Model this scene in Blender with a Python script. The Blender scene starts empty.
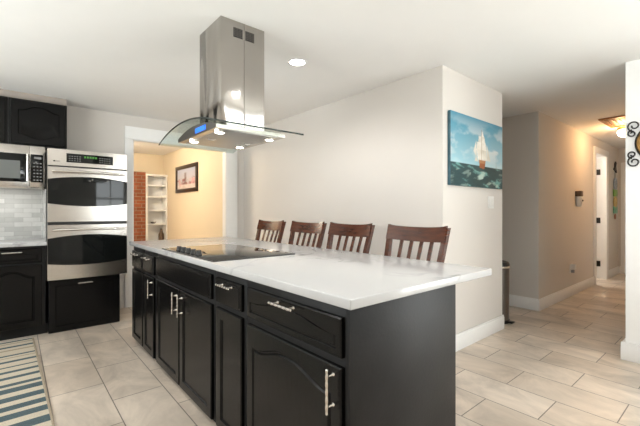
import bpy, bmesh, math, random
from mathutils import Matrix, Vector
R = random.Random(7)
PI = math.pi
SC = bpy.context.scene
COL = SC.collection

# ------------------------------------------------------------------ camera
cam_d = bpy.data.cameras.new('camera')
cam = bpy.data.objects.new('camera', cam_d); COL.objects.link(cam)
cam.location = (0, 0, 1.22)
cam.rotation_euler = (PI/2, 0, math.radians(-40.13))
cam_d.sensor_width = 36.0
cam_d.lens = 363.0/640*36
cam_d.shift_y = -2/640
cam_d.clip_start = 0.02
SC.camera = cam

# ------------------------------------------------------------------ world, exposure
w = bpy.data.worlds.new('daylight'); SC.world = w
w.use_nodes = True
bg = w.node_tree.nodes['Background']
# bright overcast sky above the horizon, brighter lower half added to light the ceiling
_nt = w.node_tree
_tc = _nt.nodes.new('ShaderNodeTexCoord'); _sp = _nt.nodes.new('ShaderNodeSeparateXYZ'); _cr = _nt.nodes.new('ShaderNodeValToRGB'); _ma = _nt.nodes.new('ShaderNodeMath')
_nt.links.new(_tc.outputs['Generated'], _sp.inputs[0])
_ma.operation = 'MULTIPLY_ADD'; _ma.inputs[1].default_value = 0.5; _ma.inputs[2].default_value = 0.5
_nt.links.new(_sp.outputs[2], _ma.inputs[0]); _nt.links.new(_ma.outputs[0], _cr.inputs[0])
_e = _cr.color_ramp.elements
_e[0].position = 0.47; _e[0].color = (0.96, 0.98, 0.98, 1)
_e[1].position = 0.52; _e[1].color = (0.50, 0.52, 0.54, 1)
_nt.links.new(_cr.outputs[0], bg.inputs[0])
bg.inputs[1].default_value = 11.0
SC.view_settings.view_transform = 'Standard'
SC.view_settings.look = 'None'
SC.view_settings.gamma = 1
SC.view_settings.use_curve_mapping = False
SC.view_settings.exposure = 0.55

def area_light(name, loc, rot, sx, sy, power, color=(1, 1, 1), portal=False, spread=PI):
    l = bpy.data.lights.new(name, 'AREA'); l.shape = 'RECTANGLE'; l.size = sx; l.size_y = sy
    l.energy = power; l.color = color; l.spread = spread
    o = bpy.data.objects.new(name, l); COL.objects.link(o); o.location = loc; o.rotation_euler = rot
    if portal: l.cycles.is_portal = True
    return o
def point_light(name, loc, power, color=(1, 1, 1), r=0.05):
    l = bpy.data.lights.new(name, 'POINT'); l.energy = power; l.color = color; l.shadow_soft_size = r
    o = bpy.data.objects.new(name, l); COL.objects.link(o); o.location = loc
    return o
def spot_light(name, loc, power, color=(1, 1, 1), r=0.05, ang=150, blend=0.6):
    l = bpy.data.lights.new(name, 'SPOT'); l.energy = power; l.color = color; l.shadow_soft_size = r
    l.spot_size = math.radians(ang); l.spot_blend = blend
    o = bpy.data.objects.new(name, l); COL.objects.link(o); o.location = loc
    return o
# daylight comes in through a patio opening in the right wall, a window behind the camera and one over the kitchen counter at the left
area_light('portal_right', (3.83, -1.15, 1.1), (0, PI/2, 0), 2.1, 1.7, 1, portal=True)
area_light('portal_back', (2.52, -1.99, 1.55), (PI/2, 0, 0), 1.55, 1.1, 1, portal=True)

area_light('portal_left', (-2.07, 2.45, 1.53), (0, -PI/2, 0), 1.17, 2.9, 1, portal=True)

# ------------------------------------------------------------------ materials
def nm(name):
    m = bpy.data.materials.new(name); m.use_nodes = True
    nt = m.node_tree; b = nt.nodes['Principled BSDF']
    return m, nt, b
def N(nt, t, **kw):
    n = nt.nodes.new(t)
    for k, v in kw.items(): setattr(n, k, v)
    return n
def L(nt, a, b): nt.links.new(a, b)
def simple(name, col, rough=0.5, metal=0.0, noise=0.0, nscale=20, bump=0.0, bscale=200, coat=0.0, stretch=None, emit=None, spec=None):
    m, nt, b = nm(name)
    b.inputs['Base Color'].default_value = (*col, 1)
    b.inputs['Roughness'].default_value = rough
    b.inputs['Metallic'].default_value = metal
    if spec is not None: b.inputs['Specular IOR Level'].default_value = spec
    if coat: b.inputs['Coat Weight'].default_value = coat; b.inputs['Coat Roughness'].default_value = 0.1
    if emit:
        b.inputs['Emission Color'].default_value = (*emit[0], 1); b.inputs['Emission Strength'].default_value = emit[1]
    tc = N(nt, 'ShaderNodeTexCoord')
    src = tc.outputs['Object']
    if stretch:
        mp = N(nt, 'ShaderNodeMapping'); mp.inputs['Scale'].default_value = stretch
        L(nt, src, mp.inputs[0]); src = mp.outputs[0]
    if noise or True:
        nz = N(nt, 'ShaderNodeTexNoise'); nz.inputs['Scale'].default_value = nscale; nz.inputs['Detail'].default_value = 4
        L(nt, src, nz.inputs[0])
        mr = N(nt, 'ShaderNodeMapRange'); mr.inputs[1].default_value = 0.25; mr.inputs[2].default_value = 0.75
        nn = noise if noise else 0.02
        mr.inputs[3].default_value = 1-nn; mr.inputs[4].default_value = 1+nn
        L(nt, nz.outputs[0], mr.inputs[0])
        vm = N(nt, 'ShaderNodeVectorMath', operation='SCALE')
        vm.inputs[0].default_value = col
        L(nt, mr.outputs[0], vm.inputs['Scale']); L(nt, vm.outputs[0], b.inputs['Base Color'])
    if bump:
        n2 = N(nt, 'ShaderNodeTexNoise'); n2.inputs['Scale'].default_value = bscale; n2.inputs['Detail'].default_value = 3
        L(nt, src, n2.inputs[0])
        bp = N(nt, 'ShaderNodeBump'); bp.inputs['Strength'].default_value = bump; bp.inputs['Distance'].default_value = 0.01
        L(nt, n2.outputs[0], bp.inputs['Height']); L(nt, bp.outputs[0], b.inputs['Normal'])
    return m

M = {}
M['wall'] = simple('greige wall paint', (0.70, 0.665, 0.625), 0.85, noise=0.01, nscale=3, bump=0.03, bscale=250)
M['wall_cream'] = simple('warm cream wall paint', (0.76, 0.66, 0.50), 0.85, noise=0.01, nscale=3)
M['ceiling'] = simple('white ceiling paint', (0.88, 0.88, 0.87), 0.9, noise=0.01, nscale=4, bump=0.03, bscale=180)
M['trim'] = simple('white gloss trim paint', (0.90, 0.90, 0.89), 0.4, noise=0.01)
M['black'] = simple('black cabinet paint', (0.0042, 0.0040, 0.0040), 0.24, noise=0.25, nscale=9, bump=0.05, bscale=60, stretch=(1, 1, 0.25), spec=0.22)
M['black_edge'] = simple('black carcass', (0.006, 0.006, 0.006), 0.5, noise=0.2, spec=0.3)
M['panel'] = simple('black scuffed side panel', (0.010, 0.0093, 0.009), 0.45, noise=0.35, nscale=5, bump=0.05, bscale=70, spec=0.2)
M['nickel'] = simple('brushed nickel', (0.72, 0.69, 0.64), 0.25, 1.0, noise=0.05, nscale=60)
M['steel'] = simple('stainless steel', (0.62, 0.59, 0.55), 0.26, 1.0, noise=0.05, nscale=14, stretch=(1, 1, 30))
M['black_glass'] = simple('black oven glass', (0.006, 0.007, 0.007), 0.05, 0.0, noise=0.05, spec=0.35)
M['black_plastic'] = simple('black plastic', (0.012, 0.012, 0.012), 0.3, noise=0.05)
M['grey_plastic'] = simple('grey button plastic', (0.30, 0.30, 0.30), 0.5, noise=0.05)
M['white_plastic'] = simple('white plastic', (0.80, 0.80, 0.78), 0.4, noise=0.01)
M['wood'] = simple('dark reddish mahogany', (0.075, 0.020, 0.008), 0.24, noise=0.5, nscale=9, stretch=(1.0, 1.0, 6.0), coat=0.25)
M['hatch_wood'] = simple('varnished orange pine', (0.36, 0.17, 0.06), 0.45, noise=0.3, nscale=6, stretch=(2, 14, 2))
M['gold'] = simple('antique gold', (0.30, 0.165, 0.05), 0.4, 0.8, noise=0.25, nscale=30)
M['iron'] = simple('black wrought iron', (0.015, 0.014, 0.013), 0.5, noise=0.2, nscale=40)
M['bronze'] = simple('black bronze hinge', (0.012, 0.011, 0.010), 0.4, 0.3, noise=0.1)
M['can_steel'] = simple('brushed grey steel', (0.22, 0.20, 0.185), 0.32, 0.9, noise=0.08, nscale=20, stretch=(1, 1, 20))
M['brown'] = simple('brown plastic', (0.12, 0.075, 0.045), 0.5, noise=0.2)
M['lcd'] = simple('blue lcd screen', (0.02, 0.10, 0.5), 0.2, emit=((0.03, 0.16, 0.95), 0.9))
M['green_led'] = simple('green led digits', (0.05, 0.25, 0.03), 0.3, emit=((0.25, 0.8, 0.1), 0.06))
M['bulb'] = simple('lit white diffuser', (0.9, 0.9, 0.9), 0.5, emit=((1, 0.97, 0.92), 14.0))
M['warm_bulb'] = simple('lit warm glass dome', (0.9, 0.8, 0.7), 0.4, emit=((1, 0.80, 0.52), 7.0))
M['filter'] = simple('steel mesh filter', (0.50, 0.49, 0.47), 0.38, 0.9, noise=0.25, nscale=300)
M['mat_board'] = simple('cream face', (0.72, 0.55, 0.42), 0.6, noise=0.06, nscale=8)
M['frame_dark'] = simple('dark brown frame', (0.03, 0.016, 0.009), 0.35, noise=0.3, nscale=20)

def glass(name, tint, rough=0.02, alpha=0.82):
    m, nt, b = nm(name)
    tr = N(nt, 'ShaderNodeBsdfTransparent'); tr.inputs[0].default_value = (*tint, 1)
    gl = N(nt, 'ShaderNodeBsdfGlossy'); gl.inputs['Roughness'].default_value = rough
    lw = N(nt, 'ShaderNodeLayerWeight'); lw.inputs[0].default_value = 0.5
    pw = N(nt, 'ShaderNodeMath', operation='POWER'); pw.inputs[1].default_value = 5.0; L(nt, lw.outputs['Facing'], pw.inputs[0])
    fr = N(nt, 'ShaderNodeMath', operation='MULTIPLY_ADD'); fr.inputs[1].default_value = 0.6; fr.inputs[2].default_value = 0.04; L(nt, pw.outputs[0], fr.inputs[0])
    mx = N(nt, 'ShaderNodeMixShader')
    L(nt, fr.outputs[0], mx.inputs[0]); L(nt, tr.outputs[0], mx.inputs[1]); L(nt, gl.outputs[0], mx.inputs[2])
    L(nt, mx.outputs[0], nt.nodes['Material Output'].inputs[0])
    return m
M['glass'] = glass('pale green canopy glass', (0.88, 0.93, 0.91))
M['pane'] = glass('clear window pane', (0.97, 0.98, 0.97))
M['glass_edge'] = simple('dark green glass edge', (0.012, 0.022, 0.020), 0.1, noise=0.05)

def counter_mat():
    m, nt, b = nm('white veined quartz')
    tc = N(nt, 'ShaderNodeTexCoord')
    n1 = N(nt, 'ShaderNodeTexNoise'); n1.inputs['Scale'].default_value = 1.9; n1.inputs['Detail'].default_value = 6; n1.inputs['Distortion'].default_value = 1.6
    L(nt, tc.outputs['Object'], n1.inputs[0])
    a = N(nt, 'ShaderNodeMath', operation='SUBTRACT'); a.inputs[1].default_value = 0.5; L(nt, n1.outputs[0], a.inputs[0])
    ab = N(nt, 'ShaderNodeMath', operation='ABSOLUTE'); L(nt, a.outputs[0], ab.inputs[0])
    mr = N(nt, 'ShaderNodeMapRange'); mr.inputs[1].default_value = 0.0; mr.inputs[2].default_value = 0.03; mr.inputs[3].default_value = 1; mr.inputs[4].default_value = 0
    L(nt, ab.outputs[0], mr.inputs[0])
    n2 = N(nt, 'ShaderNodeTexNoise'); n2.inputs['Scale'].default_value = 1.3; L(nt, tc.outputs['Object'], n2.inputs[0])
    m2 = N(nt, 'ShaderNodeMapRange'); m2.inputs[1].default_value = 0.48; m2.inputs[2].default_value = 0.68; L(nt, n2.outputs[0], m2.inputs[0])
    mu = N(nt, 'ShaderNodeMath', operation='MULTIPLY'); L(nt, mr.outputs[0], mu.inputs[0]); L(nt, m2.outputs[0], mu.inputs[1])
    mx = N(nt, 'ShaderNodeMix', data_type='RGBA')
    mx.inputs['A'].default_value = (0.50, 0.50, 0.50, 1); mx.inputs['B'].default_value = (0.27, 0.27, 0.28, 1)
    L(nt, mu.outputs[0], mx.inputs['Factor']); L(nt, mx.outputs['Result'], b.inputs['Base Color'])
    b.inputs['Roughness'].default_value = 0.16
    return m
M['counter'] = counter_mat()

def tile_mat(name, c1, c2, mortar, bw, rh, ms, offy, offx, swap, rough, vein=0.25, axis='XY'):
    m, nt, b = nm(name)
    tc = N(nt, 'ShaderNodeTexCoord')
    sp = N(nt, 'ShaderNodeSeparateXYZ'); L(nt, tc.outputs['Object'], sp.inputs[0])
    cb = N(nt, 'ShaderNodeCombineXYZ')
    s1 = N(nt, 'ShaderNodeMath', operation='SUBTRACT'); s1.inputs[1].default_value = offy
    s2 = N(nt, 'ShaderNodeMath', operation='SUBTRACT'); s2.inputs[1].default_value = offx
    L(nt, sp.outputs[axis[1]] if swap else sp.outputs[axis[0]], s1.inputs[0])
    L(nt, sp.outputs[axis[0]] if swap else sp.outputs[axis[1]], s2.inputs[0])
    L(nt, s1.outputs[0], cb.inputs[0]); L(nt, s2.outputs[0], cb.inputs[1])
    br = N(nt, 'ShaderNodeTexBrick')
    br.inputs['Color1'].default_value = (*c1, 1); br.inputs['Color2'].default_value = (*c2, 1); br.inputs['Mortar'].default_value = (*mortar, 1)
    br.inputs['Scale'].default_value = 1; br.inputs['Mortar Size'].default_value = ms; br.inputs['Mortar Smooth'].default_value = 0.1
    br.inputs['Brick Width'].default_value = bw; br.inputs['Row Height'].default_value = rh
    br.offset = 0.5
    L(nt, cb.outputs[0], br.inputs[0])
    mp = N(nt, 'ShaderNodeMapping'); mp.inputs['Scale'].default_value = (2.6, 1.5, 2.5)
    L(nt, tc.outputs['Object'], mp.inputs[0])
    nz = N(nt, 'ShaderNodeTexNoise'); nz.inputs['Scale'].default_value = 1.3; nz.inputs['Detail'].default_value = 7; nz.inputs['Roughness'].default_value = 0.65; nz.inputs['Distortion'].default_value = 0.8
    L(nt, mp.outputs[0], nz.inputs[0])
    mr = N(nt, 'ShaderNodeMapRange'); mr.inputs[1].default_value = 0.3; mr.inputs[2].default_value = 0.7; mr.inputs[3].default_value = 1-vein; mr.inputs[4].default_value = 1+vein
    L(nt, nz.outputs[0], mr.inputs[0])
    vm = N(nt, 'ShaderNodeVectorMath', operation='SCALE'); L(nt, br.outputs[0], vm.inputs[0]); L(nt, mr.outputs[0], vm.inputs['Scale'])
    L(nt, vm.outputs[0], b.inputs['Base Color'])
    b.inputs['Roughness'].default_value = rough
    bp = N(nt, 'ShaderNodeBump'); bp.inputs['Strength'].default_value = 0.4; bp.inputs['Distance'].default_value = 0.004; bp.invert = True
    L(nt, br.outputs['Fac'], bp.inputs['Height']); L(nt, bp.outputs[0], b.inputs['Normal'])
    return m
M['floor'] = tile_mat('greige porcelain floor tile', (0.52, 0.435, 0.35), (0.62, 0.54, 0.455), (0.15, 0.125, 0.105), 0.615, 0.31, 0.0032, 0.1875, 0.175, True, 0.30, 0.30)
M['splash'] = tile_mat('grey marble subway tile', (0.42, 0.42, 0.405), (0.62, 0.62, 0.60), (0.36, 0.36, 0.345), 0.15, 0.05, 0.0015, 0, 0, False, 0.12, 0.12, 'XZ')
M['splash_side'] = tile_mat('grey marble subway tile return', (0.42, 0.42, 0.405), (0.62, 0.62, 0.60), (0.36, 0.36, 0.345), 0.15, 0.05, 0.0015, 0, 0, False, 0.12, 0.12, 'YZ')
M['brick'] = tile_mat('red brick', (0.26, 0.075, 0.03), (0.17, 0.05, 0.02), (0.24, 0.15, 0.10), 0.21, 0.072, 0.008, 0, 0, False, 0.9, 0.25, 'XZ')

def vcol_mat(name, rough):
    m, nt, b = nm(name)
    at = N(nt, 'ShaderNodeAttribute', attribute_name='paint')
    L(nt, at.outputs['Color'], b.inputs['Base Color']); b.inputs['Roughness'].default_value = rough
    return m
M['oil'] = vcol_mat('oil paint on canvas', 0.45)
M['print'] = vcol_mat('printed picture', 0.3)

def hood_mat():
    m, nt, b = nm('polished wavy stainless')
    b.inputs['Base Color'].default_value = (0.43, 0.405, 0.375, 1); b.inputs['Metallic'].default_value = 1; b.inputs['Roughness'].default_value = 0.13
    tc = N(nt, 'ShaderNodeTexCoord'); mp = N(nt, 'ShaderNodeMapping'); mp.inputs['Scale'].default_value = (6.5, 6.5, 2.4)
    L(nt, tc.outputs['Object'], mp.inputs[0])
    nz = N(nt, 'ShaderNodeTexNoise'); nz.inputs['Scale'].default_value = 1.0; nz.inputs['Detail'].default_value = 0.5
    L(nt, mp.outputs[0], nz.inputs[0])
    bp = N(nt, 'ShaderNodeBump'); bp.inputs['Strength'].default_value = 1.0; bp.inputs['Distance'].default_value = 0.04
    L(nt, nz.outputs[0], bp.inputs['Height']); L(nt, bp.outputs[0], b.inputs['Normal'])
    return m
M['hood'] = hood_mat()

# ------------------------------------------------------------------ builders
class MB:
    def __init__(s): s.bm = bmesh.new()
    def _merge(s, t, mat=None, mi=0):
        if mat is not None: bmesh.ops.transform(t, matrix=mat, verts=t.verts)
        me = bpy.data.meshes.new('t'); t.to_mesh(me); t.free()
        k = len(s.bm.faces); s.bm.from_mesh(me); bpy.data.meshes.remove(me)
        if mi:
            s.bm.faces.ensure_lookup_table()
            for f in s.bm.faces[k:]: f.material_index = mi
        return s
    def box(s, x0, x1, y0, y1, z0, z1, bev=0.0, seg=2, mat=None, mi=0):
        t = bmesh.new(); bmesh.ops.create_cube(t, size=1)
        for v in t.verts: v.co = Vector(((x0+x1)/2+v.co.x*(x1-x0), (y0+y1)/2+v.co.y*(y1-y0), (z0+z1)/2+v.co.z*(z1-z0)))
        if bev: bmesh.ops.bevel(t, geom=t.edges[:], offset=bev, segments=seg, affect='EDGES', profile=0.5)
        return s._merge(t, mat, mi)
    def raw(s, verts, faces, mat=None, mi=0):
        t = bmesh.new(); vs = [t.verts.new(v) for v in verts]
        for f in faces:
            try: t.faces.new([vs[i] for i in f])
            except ValueError: pass
        bmesh.ops.recalc_face_normals(t, faces=t.faces)
        return s._merge(t, mat, mi)
    def prism(s, poly, n0, n1, mat=None, mi=0):           # poly in (u,v), extruded along n
        k = len(poly)
        vs = [(p[0], p[1], n0) for p in poly]+[(p[0], p[1], n1) for p in poly]
        fs = [tuple(range(k))[::-1], tuple(range(k, 2*k))]+[(i, (i+1) % k, k+(i+1) % k, k+i) for i in range(k)]
        return s.raw(vs, fs, mat, mi)
    def tube(s, pts, rad, n=8, mat=None, closed=False, flat=1.0):
        pts = [Vector(p) for p in pts]; k = len(pts); rings = []
        rad = rad if isinstance(rad, (list, tuple)) else [rad]*k
        t = bmesh.new(); prev = None
        for i, p in enumerate(pts):
            if closed: d = pts[(i+1) % k]-pts[i-1]
            else: d = pts[min(i+1, k-1)]-pts[max(i-1, 0)]
            d.normalize()
            if prev is None:
                a = d.orthogonal().normalized()
            else:
                a = (prev-d*prev.dot(d)).normalized()
            prev = a; b = d.cross(a)
            rings.append([t.verts.new(p+(a*math.cos(2*PI*j/n)+b*math.sin(2*PI*j/n)*flat)*rad[i]) for j in range(n)])
        for i in range(k if closed else k-1):
            r0, r1 = rings[i], rings[(i+1) % k]
            for j in range(n): t.faces.new((r0[j], r0[(j+1) % n], r1[(j+1) % n], r1[j]))
        if not closed:
            t.faces.new(rings[0][::-1]); t.faces.new(rings[-1])
        bmesh.ops.recalc_face_normals(t, faces=t.faces)
        return s._merge(t, mat)
    def lathe(s, prof, n=32, mat=None, mi=0):               # prof: (r, z)
        t = bmesh.new(); rings = []
        for r, z in prof:
            if r < 1e-5: rings.append([t.verts.new((0, 0, z))])
            else: rings.append([t.verts.new((r*math.cos(2*PI*j/n), r*math.sin(2*PI*j/n), z)) for j in range(n)])
        for a, b in zip(rings, rings[1:]):
            for j in range(n):
                q = [a[j % len(a)], a[(j+1) % len(a)], b[(j+1) % len(b)], b[j % len(b)]]
                q2 = []
                for v in q:
                    if v not in q2: q2.append(v)
                if len(q2) > 2: t.faces.new(q2)
        for r in (rings[0], rings[-1]):
            if len(r) > 2: t.faces.new(r)
        bmesh.ops.recalc_face_normals(t, faces=t.faces)
        return s._merge(t, mat, mi)
    def bar(s, p0, p1, w, d, up=(0, 0, 1), bev=0.003):      # rectangular bar between two points
        p0, p1 = Vector(p0), Vector(p1); ax = (p1-p0); ln = ax.length; ax.normalize()
        side = Vector(up).cross(ax).normalized() if abs(ax.dot(Vector(up))) < 0.99 else Vector((0, 1, 0))
        u2 = ax.cross(side)
        m = Matrix((side, u2, ax)).transposed().to_4x4(); m.translation = p0
        return s.box(-w/2, w/2, -d/2, d/2, 0, ln, bev, 2, m)

def root_loc(o):
    v = Vector((0, 0, 0))
    while o: v += o.location; o = o.parent
    return v
def obj(name, mb, mats, parent=None, sharp=35, origin=None):
    me = bpy.data.meshes.new(name); bm = mb.bm
    if origin == 'base':
        xs = [v.co for v in bm.verts]
        c = Vector(((min(v.x for v in xs)+max(v.x for v in xs))/2, (min(v.y for v in xs)+max(v.y for v in xs))/2, min(v.z for v in xs)))
    else: c = Vector((0, 0, 0))
    off = root_loc(parent)+c
    bmesh.ops.translate(bm, vec=-off, verts=bm.verts)
    bm.to_mesh(me); bm.free()
    for m in (mats if isinstance(mats, (list, tuple)) else [mats]): me.materials.append(M[m] if isinstance(m, str) else m)
    for p in me.polygons: p.use_smooth = True
    me.set_sharp_from_angle(angle=math.radians(sharp))
    o = bpy.data.objects.new(name, me); COL.objects.link(o); o.location = c
    if parent: o.parent = parent
    return o
def struct(name, mb, m):
    o = obj(name, mb, m); o['kind'] = 'structure'; return o
def tag(o, label, cat, group=None):
    o['label'] = label; o['category'] = cat
    if group: o['group'] = group
    return o
def thing(name, loc, label, cat, group=None):
    o = bpy.data.objects.new(name, None); COL.objects.link(o); o.location = loc; o.empty_display_size = 0.1
    return tag(o, label, cat, group)
def dup(root, loc, rotz, label, group=None):
    r = root.copy(); COL.objects.link(r); r.location = loc; r.rotation_euler = (0, 0, rotz); r['label'] = label
    if group: r['group'] = group
    for ch in list(root.children):
        c = ch.copy(); COL.objects.link(c); c.parent = r
        for g in list(ch.children):
            d = g.copy(); COL.objects.link(d); d.parent = c
    return r
def fr(o, u, n):                                            # local (u,v,n) frame; v is up
    u, n = Vector(u), Vector(n); m = Matrix((u, Vector((0, 0, 1)), n)).transposed().to_4x4(); m.translation = Vector(o); return m
U_L, N_L = (0, -1, 0), (-1, 0, 0)                           # faces looking to -X
U_F, N_F = (1, 0, 0), (0, -1, 0)                            # faces looking to -Y
def FX(x, y, z): return fr((x, y, z), U_L, N_L)
def FY(x, y, z): return fr((x, y, z), U_F, N_F)

def B(*a, **k): return MB().box(*a, **k)

# ------------------------------------------------------------------ room shell
CE = 2.44
mb = B(-2.2, 9.3, -2.12, 8.7, -0.1, 0.0); struct('floor', mb, 'floor')
mb = B(-2.2, 9.3, -2.12, 8.7, CE, CE+0.1); struct('ceiling', mb, 'ceiling')
# left kitchen wall, far wall with doorway
mb = B(-2.2, -2.08, -2.0, 1.0, 0, CE); mb.box(-2.2, -2.08, 3.9, 5.09, 0, CE); mb.box(-2.2, -2.08, 1.0, 3.9, 0, 0.95); mb.box(-2.2, -2.08, 1.0, 3.9, 2.12, CE)
struct('wall_left', mb, 'wall')
mb = B(-2.2, 1.16, 5.09, 5.2, 0, CE); mb.box(2.447, 2.74, 5.09, 5.2, 0, CE); mb.box(1.16, 2.447, 5.09, 5.2, 2.137, CE)
struct('wall_far', mb, 'wall')
# solid partition whose short end carries the painting
struct('wall_partition', B(2.74, 3.87, 1.66, 5.2, 0, CE), 'wall')
# beige block beyond the recess, then the hall's left wall with the door opening
mb = B(4.9, 7.4, 1.67, 1.79, 0, CE); mb.box(4.9, 5.02, 1.79, 3.0, 0, CE); mb.box(8.1, 9.2, 1.67, 1.79, 0, CE); mb.box(7.4, 8.1, 1.67, 1.79, 2.2, CE)
struct('wall_hall', mb, 'wall')
struct('wall_recess', B(3.87, 4.9, 2.9, 3.0, 0, CE), 'wall')
mb = B(7.2, 9.2, 3.4, 3.5, 0, CE); mb.box(7.1, 7.2, 1.79, 3.5, 0, CE); mb.box(9.1, 9.2, 1.79, 3.5, 0, CE)
struct('wall_bedroom', mb, 'wall')
struct('wall_hall_end', B(9.05, 9.17, 0.56, 1.67, 0, CE), 'wall')
# right wall: holds the patio opening, ends at the hall corner; hall right wall behind it
mb = B(3.84, 3.96, -0.3, 0.662, 0, CE); mb.box(3.84, 3.96, -2.0, -0.3, 2.15, CE); mb.box(3.84, 3.96, -2.12, -2.0, 0, CE)
mb.box(3.96, 9.05, 0.56, 0.662, 0, CE)
struct('wall_right', mb, 'trim')
# wall behind the camera with two windows
mb = B(-2.2, 1.75, -2.12, -2.0, 0, CE); mb.box(3.3, 3.84, -2.12, -2.0, 0, CE)
mb.box(1.75, 3.3, -2.12, -2.0, 0, 1.0); mb.box(1.75, 3.3, -2.12, -2.0, 2.1, CE)
struct('wall_back', mb, 'wall')
def window(name, x0, x1, z0, z1, y):
    mb = MB(); f = 0.05
    for a in (x0, x1-f, (x0+x1)/2-f/2): mb.box(a, a+f, y-0.08, y-0.02, z0, z1)
    for a in (z0, z1-f, (z0+z1)/2-f/2): mb.box(x0, x1, y-0.085, y-0.015, a, a+f)
    o = struct(name, mb, 'trim')
    obj('pane', B(x0+f, x1-f, y-0.055, y-0.05, z0+f, z1-f), 'pane', o)
window('window_1', 1.75, 3.3, 1.0, 2.1, -2.0)
mb = MB()
for a in (-2.0, -1.18, -0.36): mb.box(3.87, 3.93, a, a+0.06, 0.0, 2.15)
for a in (0.0, 2.09): mb.box(3.865, 3.935, -2.0, -0.3, a, a+0.06)
o = struct('window_2', mb, 'trim'); obj('pane', B(3.898, 3.902, -1.94, -0.36, 0.06, 2.09), 'pane', o)
mb = MB()
for a in (1.0, 1.94, 2.88, 3.84): mb.box(-2.17, -2.11, a, a+0.06, 0.95, 2.12)
for a in (0.95, 2.06): mb.box(-2.175, -2.105, 1.0, 3.9, a, a+0.06)
o = struct('window_3', mb, 'trim'); obj('pane', B(-2.142, -2.138, 1.06, 3.84, 1.01, 2.06), 'pane', o)
# soffit above the upper cabinets, in a darker taupe than the walls
struct('trim_1', B(-2.08, 0.44, 4.82, 5.09, 2.36, CE), simple('darker taupe soffit', (0.36, 0.315, 0.28), 0.8, noise=0.03))
# room seen through the doorway
mb = B(2.5, 2.62, 5.2, 8.3, 0, CE); mb.box(0.5, 0.62, 5.2, 8.3, 0, CE)
struct('wall_den_side', mb, 'wall_cream')
struct('wall_den_back', B(0.5, 2.62, 8.3, 8.42, 0, CE), 'wall_cream')
struct('wall_den_brick', B(0.62, 2.07, 8.02, 8.3, 0, 2.02), 'brick')
# door casing of the kitchen doorway
mb = B(1.067, 1.16, 5.072, 5.09, 0, 2.137, 0.003); mb.box(2.447, 2.62, 5.072, 5.09, 0, 2.137, 0.003); mb.box(1.067, 2.62, 5.068, 5.09, 2.137, 2.295, 0.003)
mb.box(1.16, 1.172, 5.09, 5.2, 0, 2.137); mb.box(2.435, 2.447, 5.09, 5.2, 0, 2.137); mb.box(1.16, 2.447, 5.09, 5.2, 2.125, 2.137)
struct('trim_2', mb, 'trim')
# baseboards
def bb(name, parts):
    mb = MB()
    for (x0, x1, y0, y1) in parts:
        mb.box(x0, x1, y0, y1, 0, 0.125, 0.002)
        mb.box(x0+0.004 if x1-x0 < 0.1 else x0, x1-0.004 if x1-x0 < 0.1 else x1, y0+0.004 if y1-y0 < 0.1 else y0, y1-0.004 if y1-y0 < 0.1 else y1, 0.12, 0.145, 0.004)
    struct(name, mb, 'trim')
bb('baseboard_partition', [(2.724, 2.74, 1.644, 5.09), (2.724, 3.886, 1.644, 1.66), (3.87, 3.886, 1.66, 2.9)])
bb('baseboard_hall', [(4.884, 7.29, 1.654, 1.67), (4.884, 4.9, 1.67, 2.9), (8.2, 9.05, 1.654, 1.67)])
bb('baseboard_right', [(3.815, 3.84, -0.3, 0.69), (3.84, 3.96, 0.662, 0.69), (3.96, 9.05, 0.662, 0.69)])
bb('baseboard_far', [(2.62, 2.724, 5.074, 5.09)])
bb('baseboard_hall_end', [(9.034, 9.05, 1.56, 1.654)])
# hall door: casing, jambs with black hinges, leaf swung open into the room behind
mb = B(7.29, 7.385, 1.652, 1.67, 0, 2.19, 0.003); mb.box(8.115, 8.21, 1.652, 1.67, 0, 2.19, 0.003); mb.box(7.29, 8.21, 1.65, 1.67, 2.19, 2.29, 0.003)
mb.box(7.4, 7.415, 1.655, 1.80, 0, 2.185); mb.box(8.08, 8.099, 1.655, 1.80, 0, 2.185); mb.box(7.4, 8.099, 1.655, 1.80, 2.185, 2.199)
struct('trim_3', mb, 'trim')
d = struct('door_1', B(8.04, 8.078, 1.815, 2.50, 0.01, 2.17, 0.003), 'trim')
for z in (0.22, 1.0, 1.87):
    obj('hinge', B(8.074, 8.0798, 1.745, 1.813, z, z+0.10, 0.001), 'bronze', d)
d = struct('door_2', B(9.02, 9.05, 0.76, 1.54, 0.01, 2.08, 0.003), 'trim')
mb = MB()
for (z0, z1) in ((0.2, 0.95), (1.1, 1.95)): mb.box(9.012, 9.02, 0.88, 1.42, z0, z1, 0.003)
obj('door_panel', mb, 'trim', d)
mb = B(9.03, 9.05, 1.54, 1.63, 0, 2.16, 0.003); mb.box(9.03, 9.05, 0.71, 0.76, 0, 2.16); mb.box(9.03, 9.05, 0.76, 1.54, 2.08, 2.16)
struct('trim_4', mb, 'trim')

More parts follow.
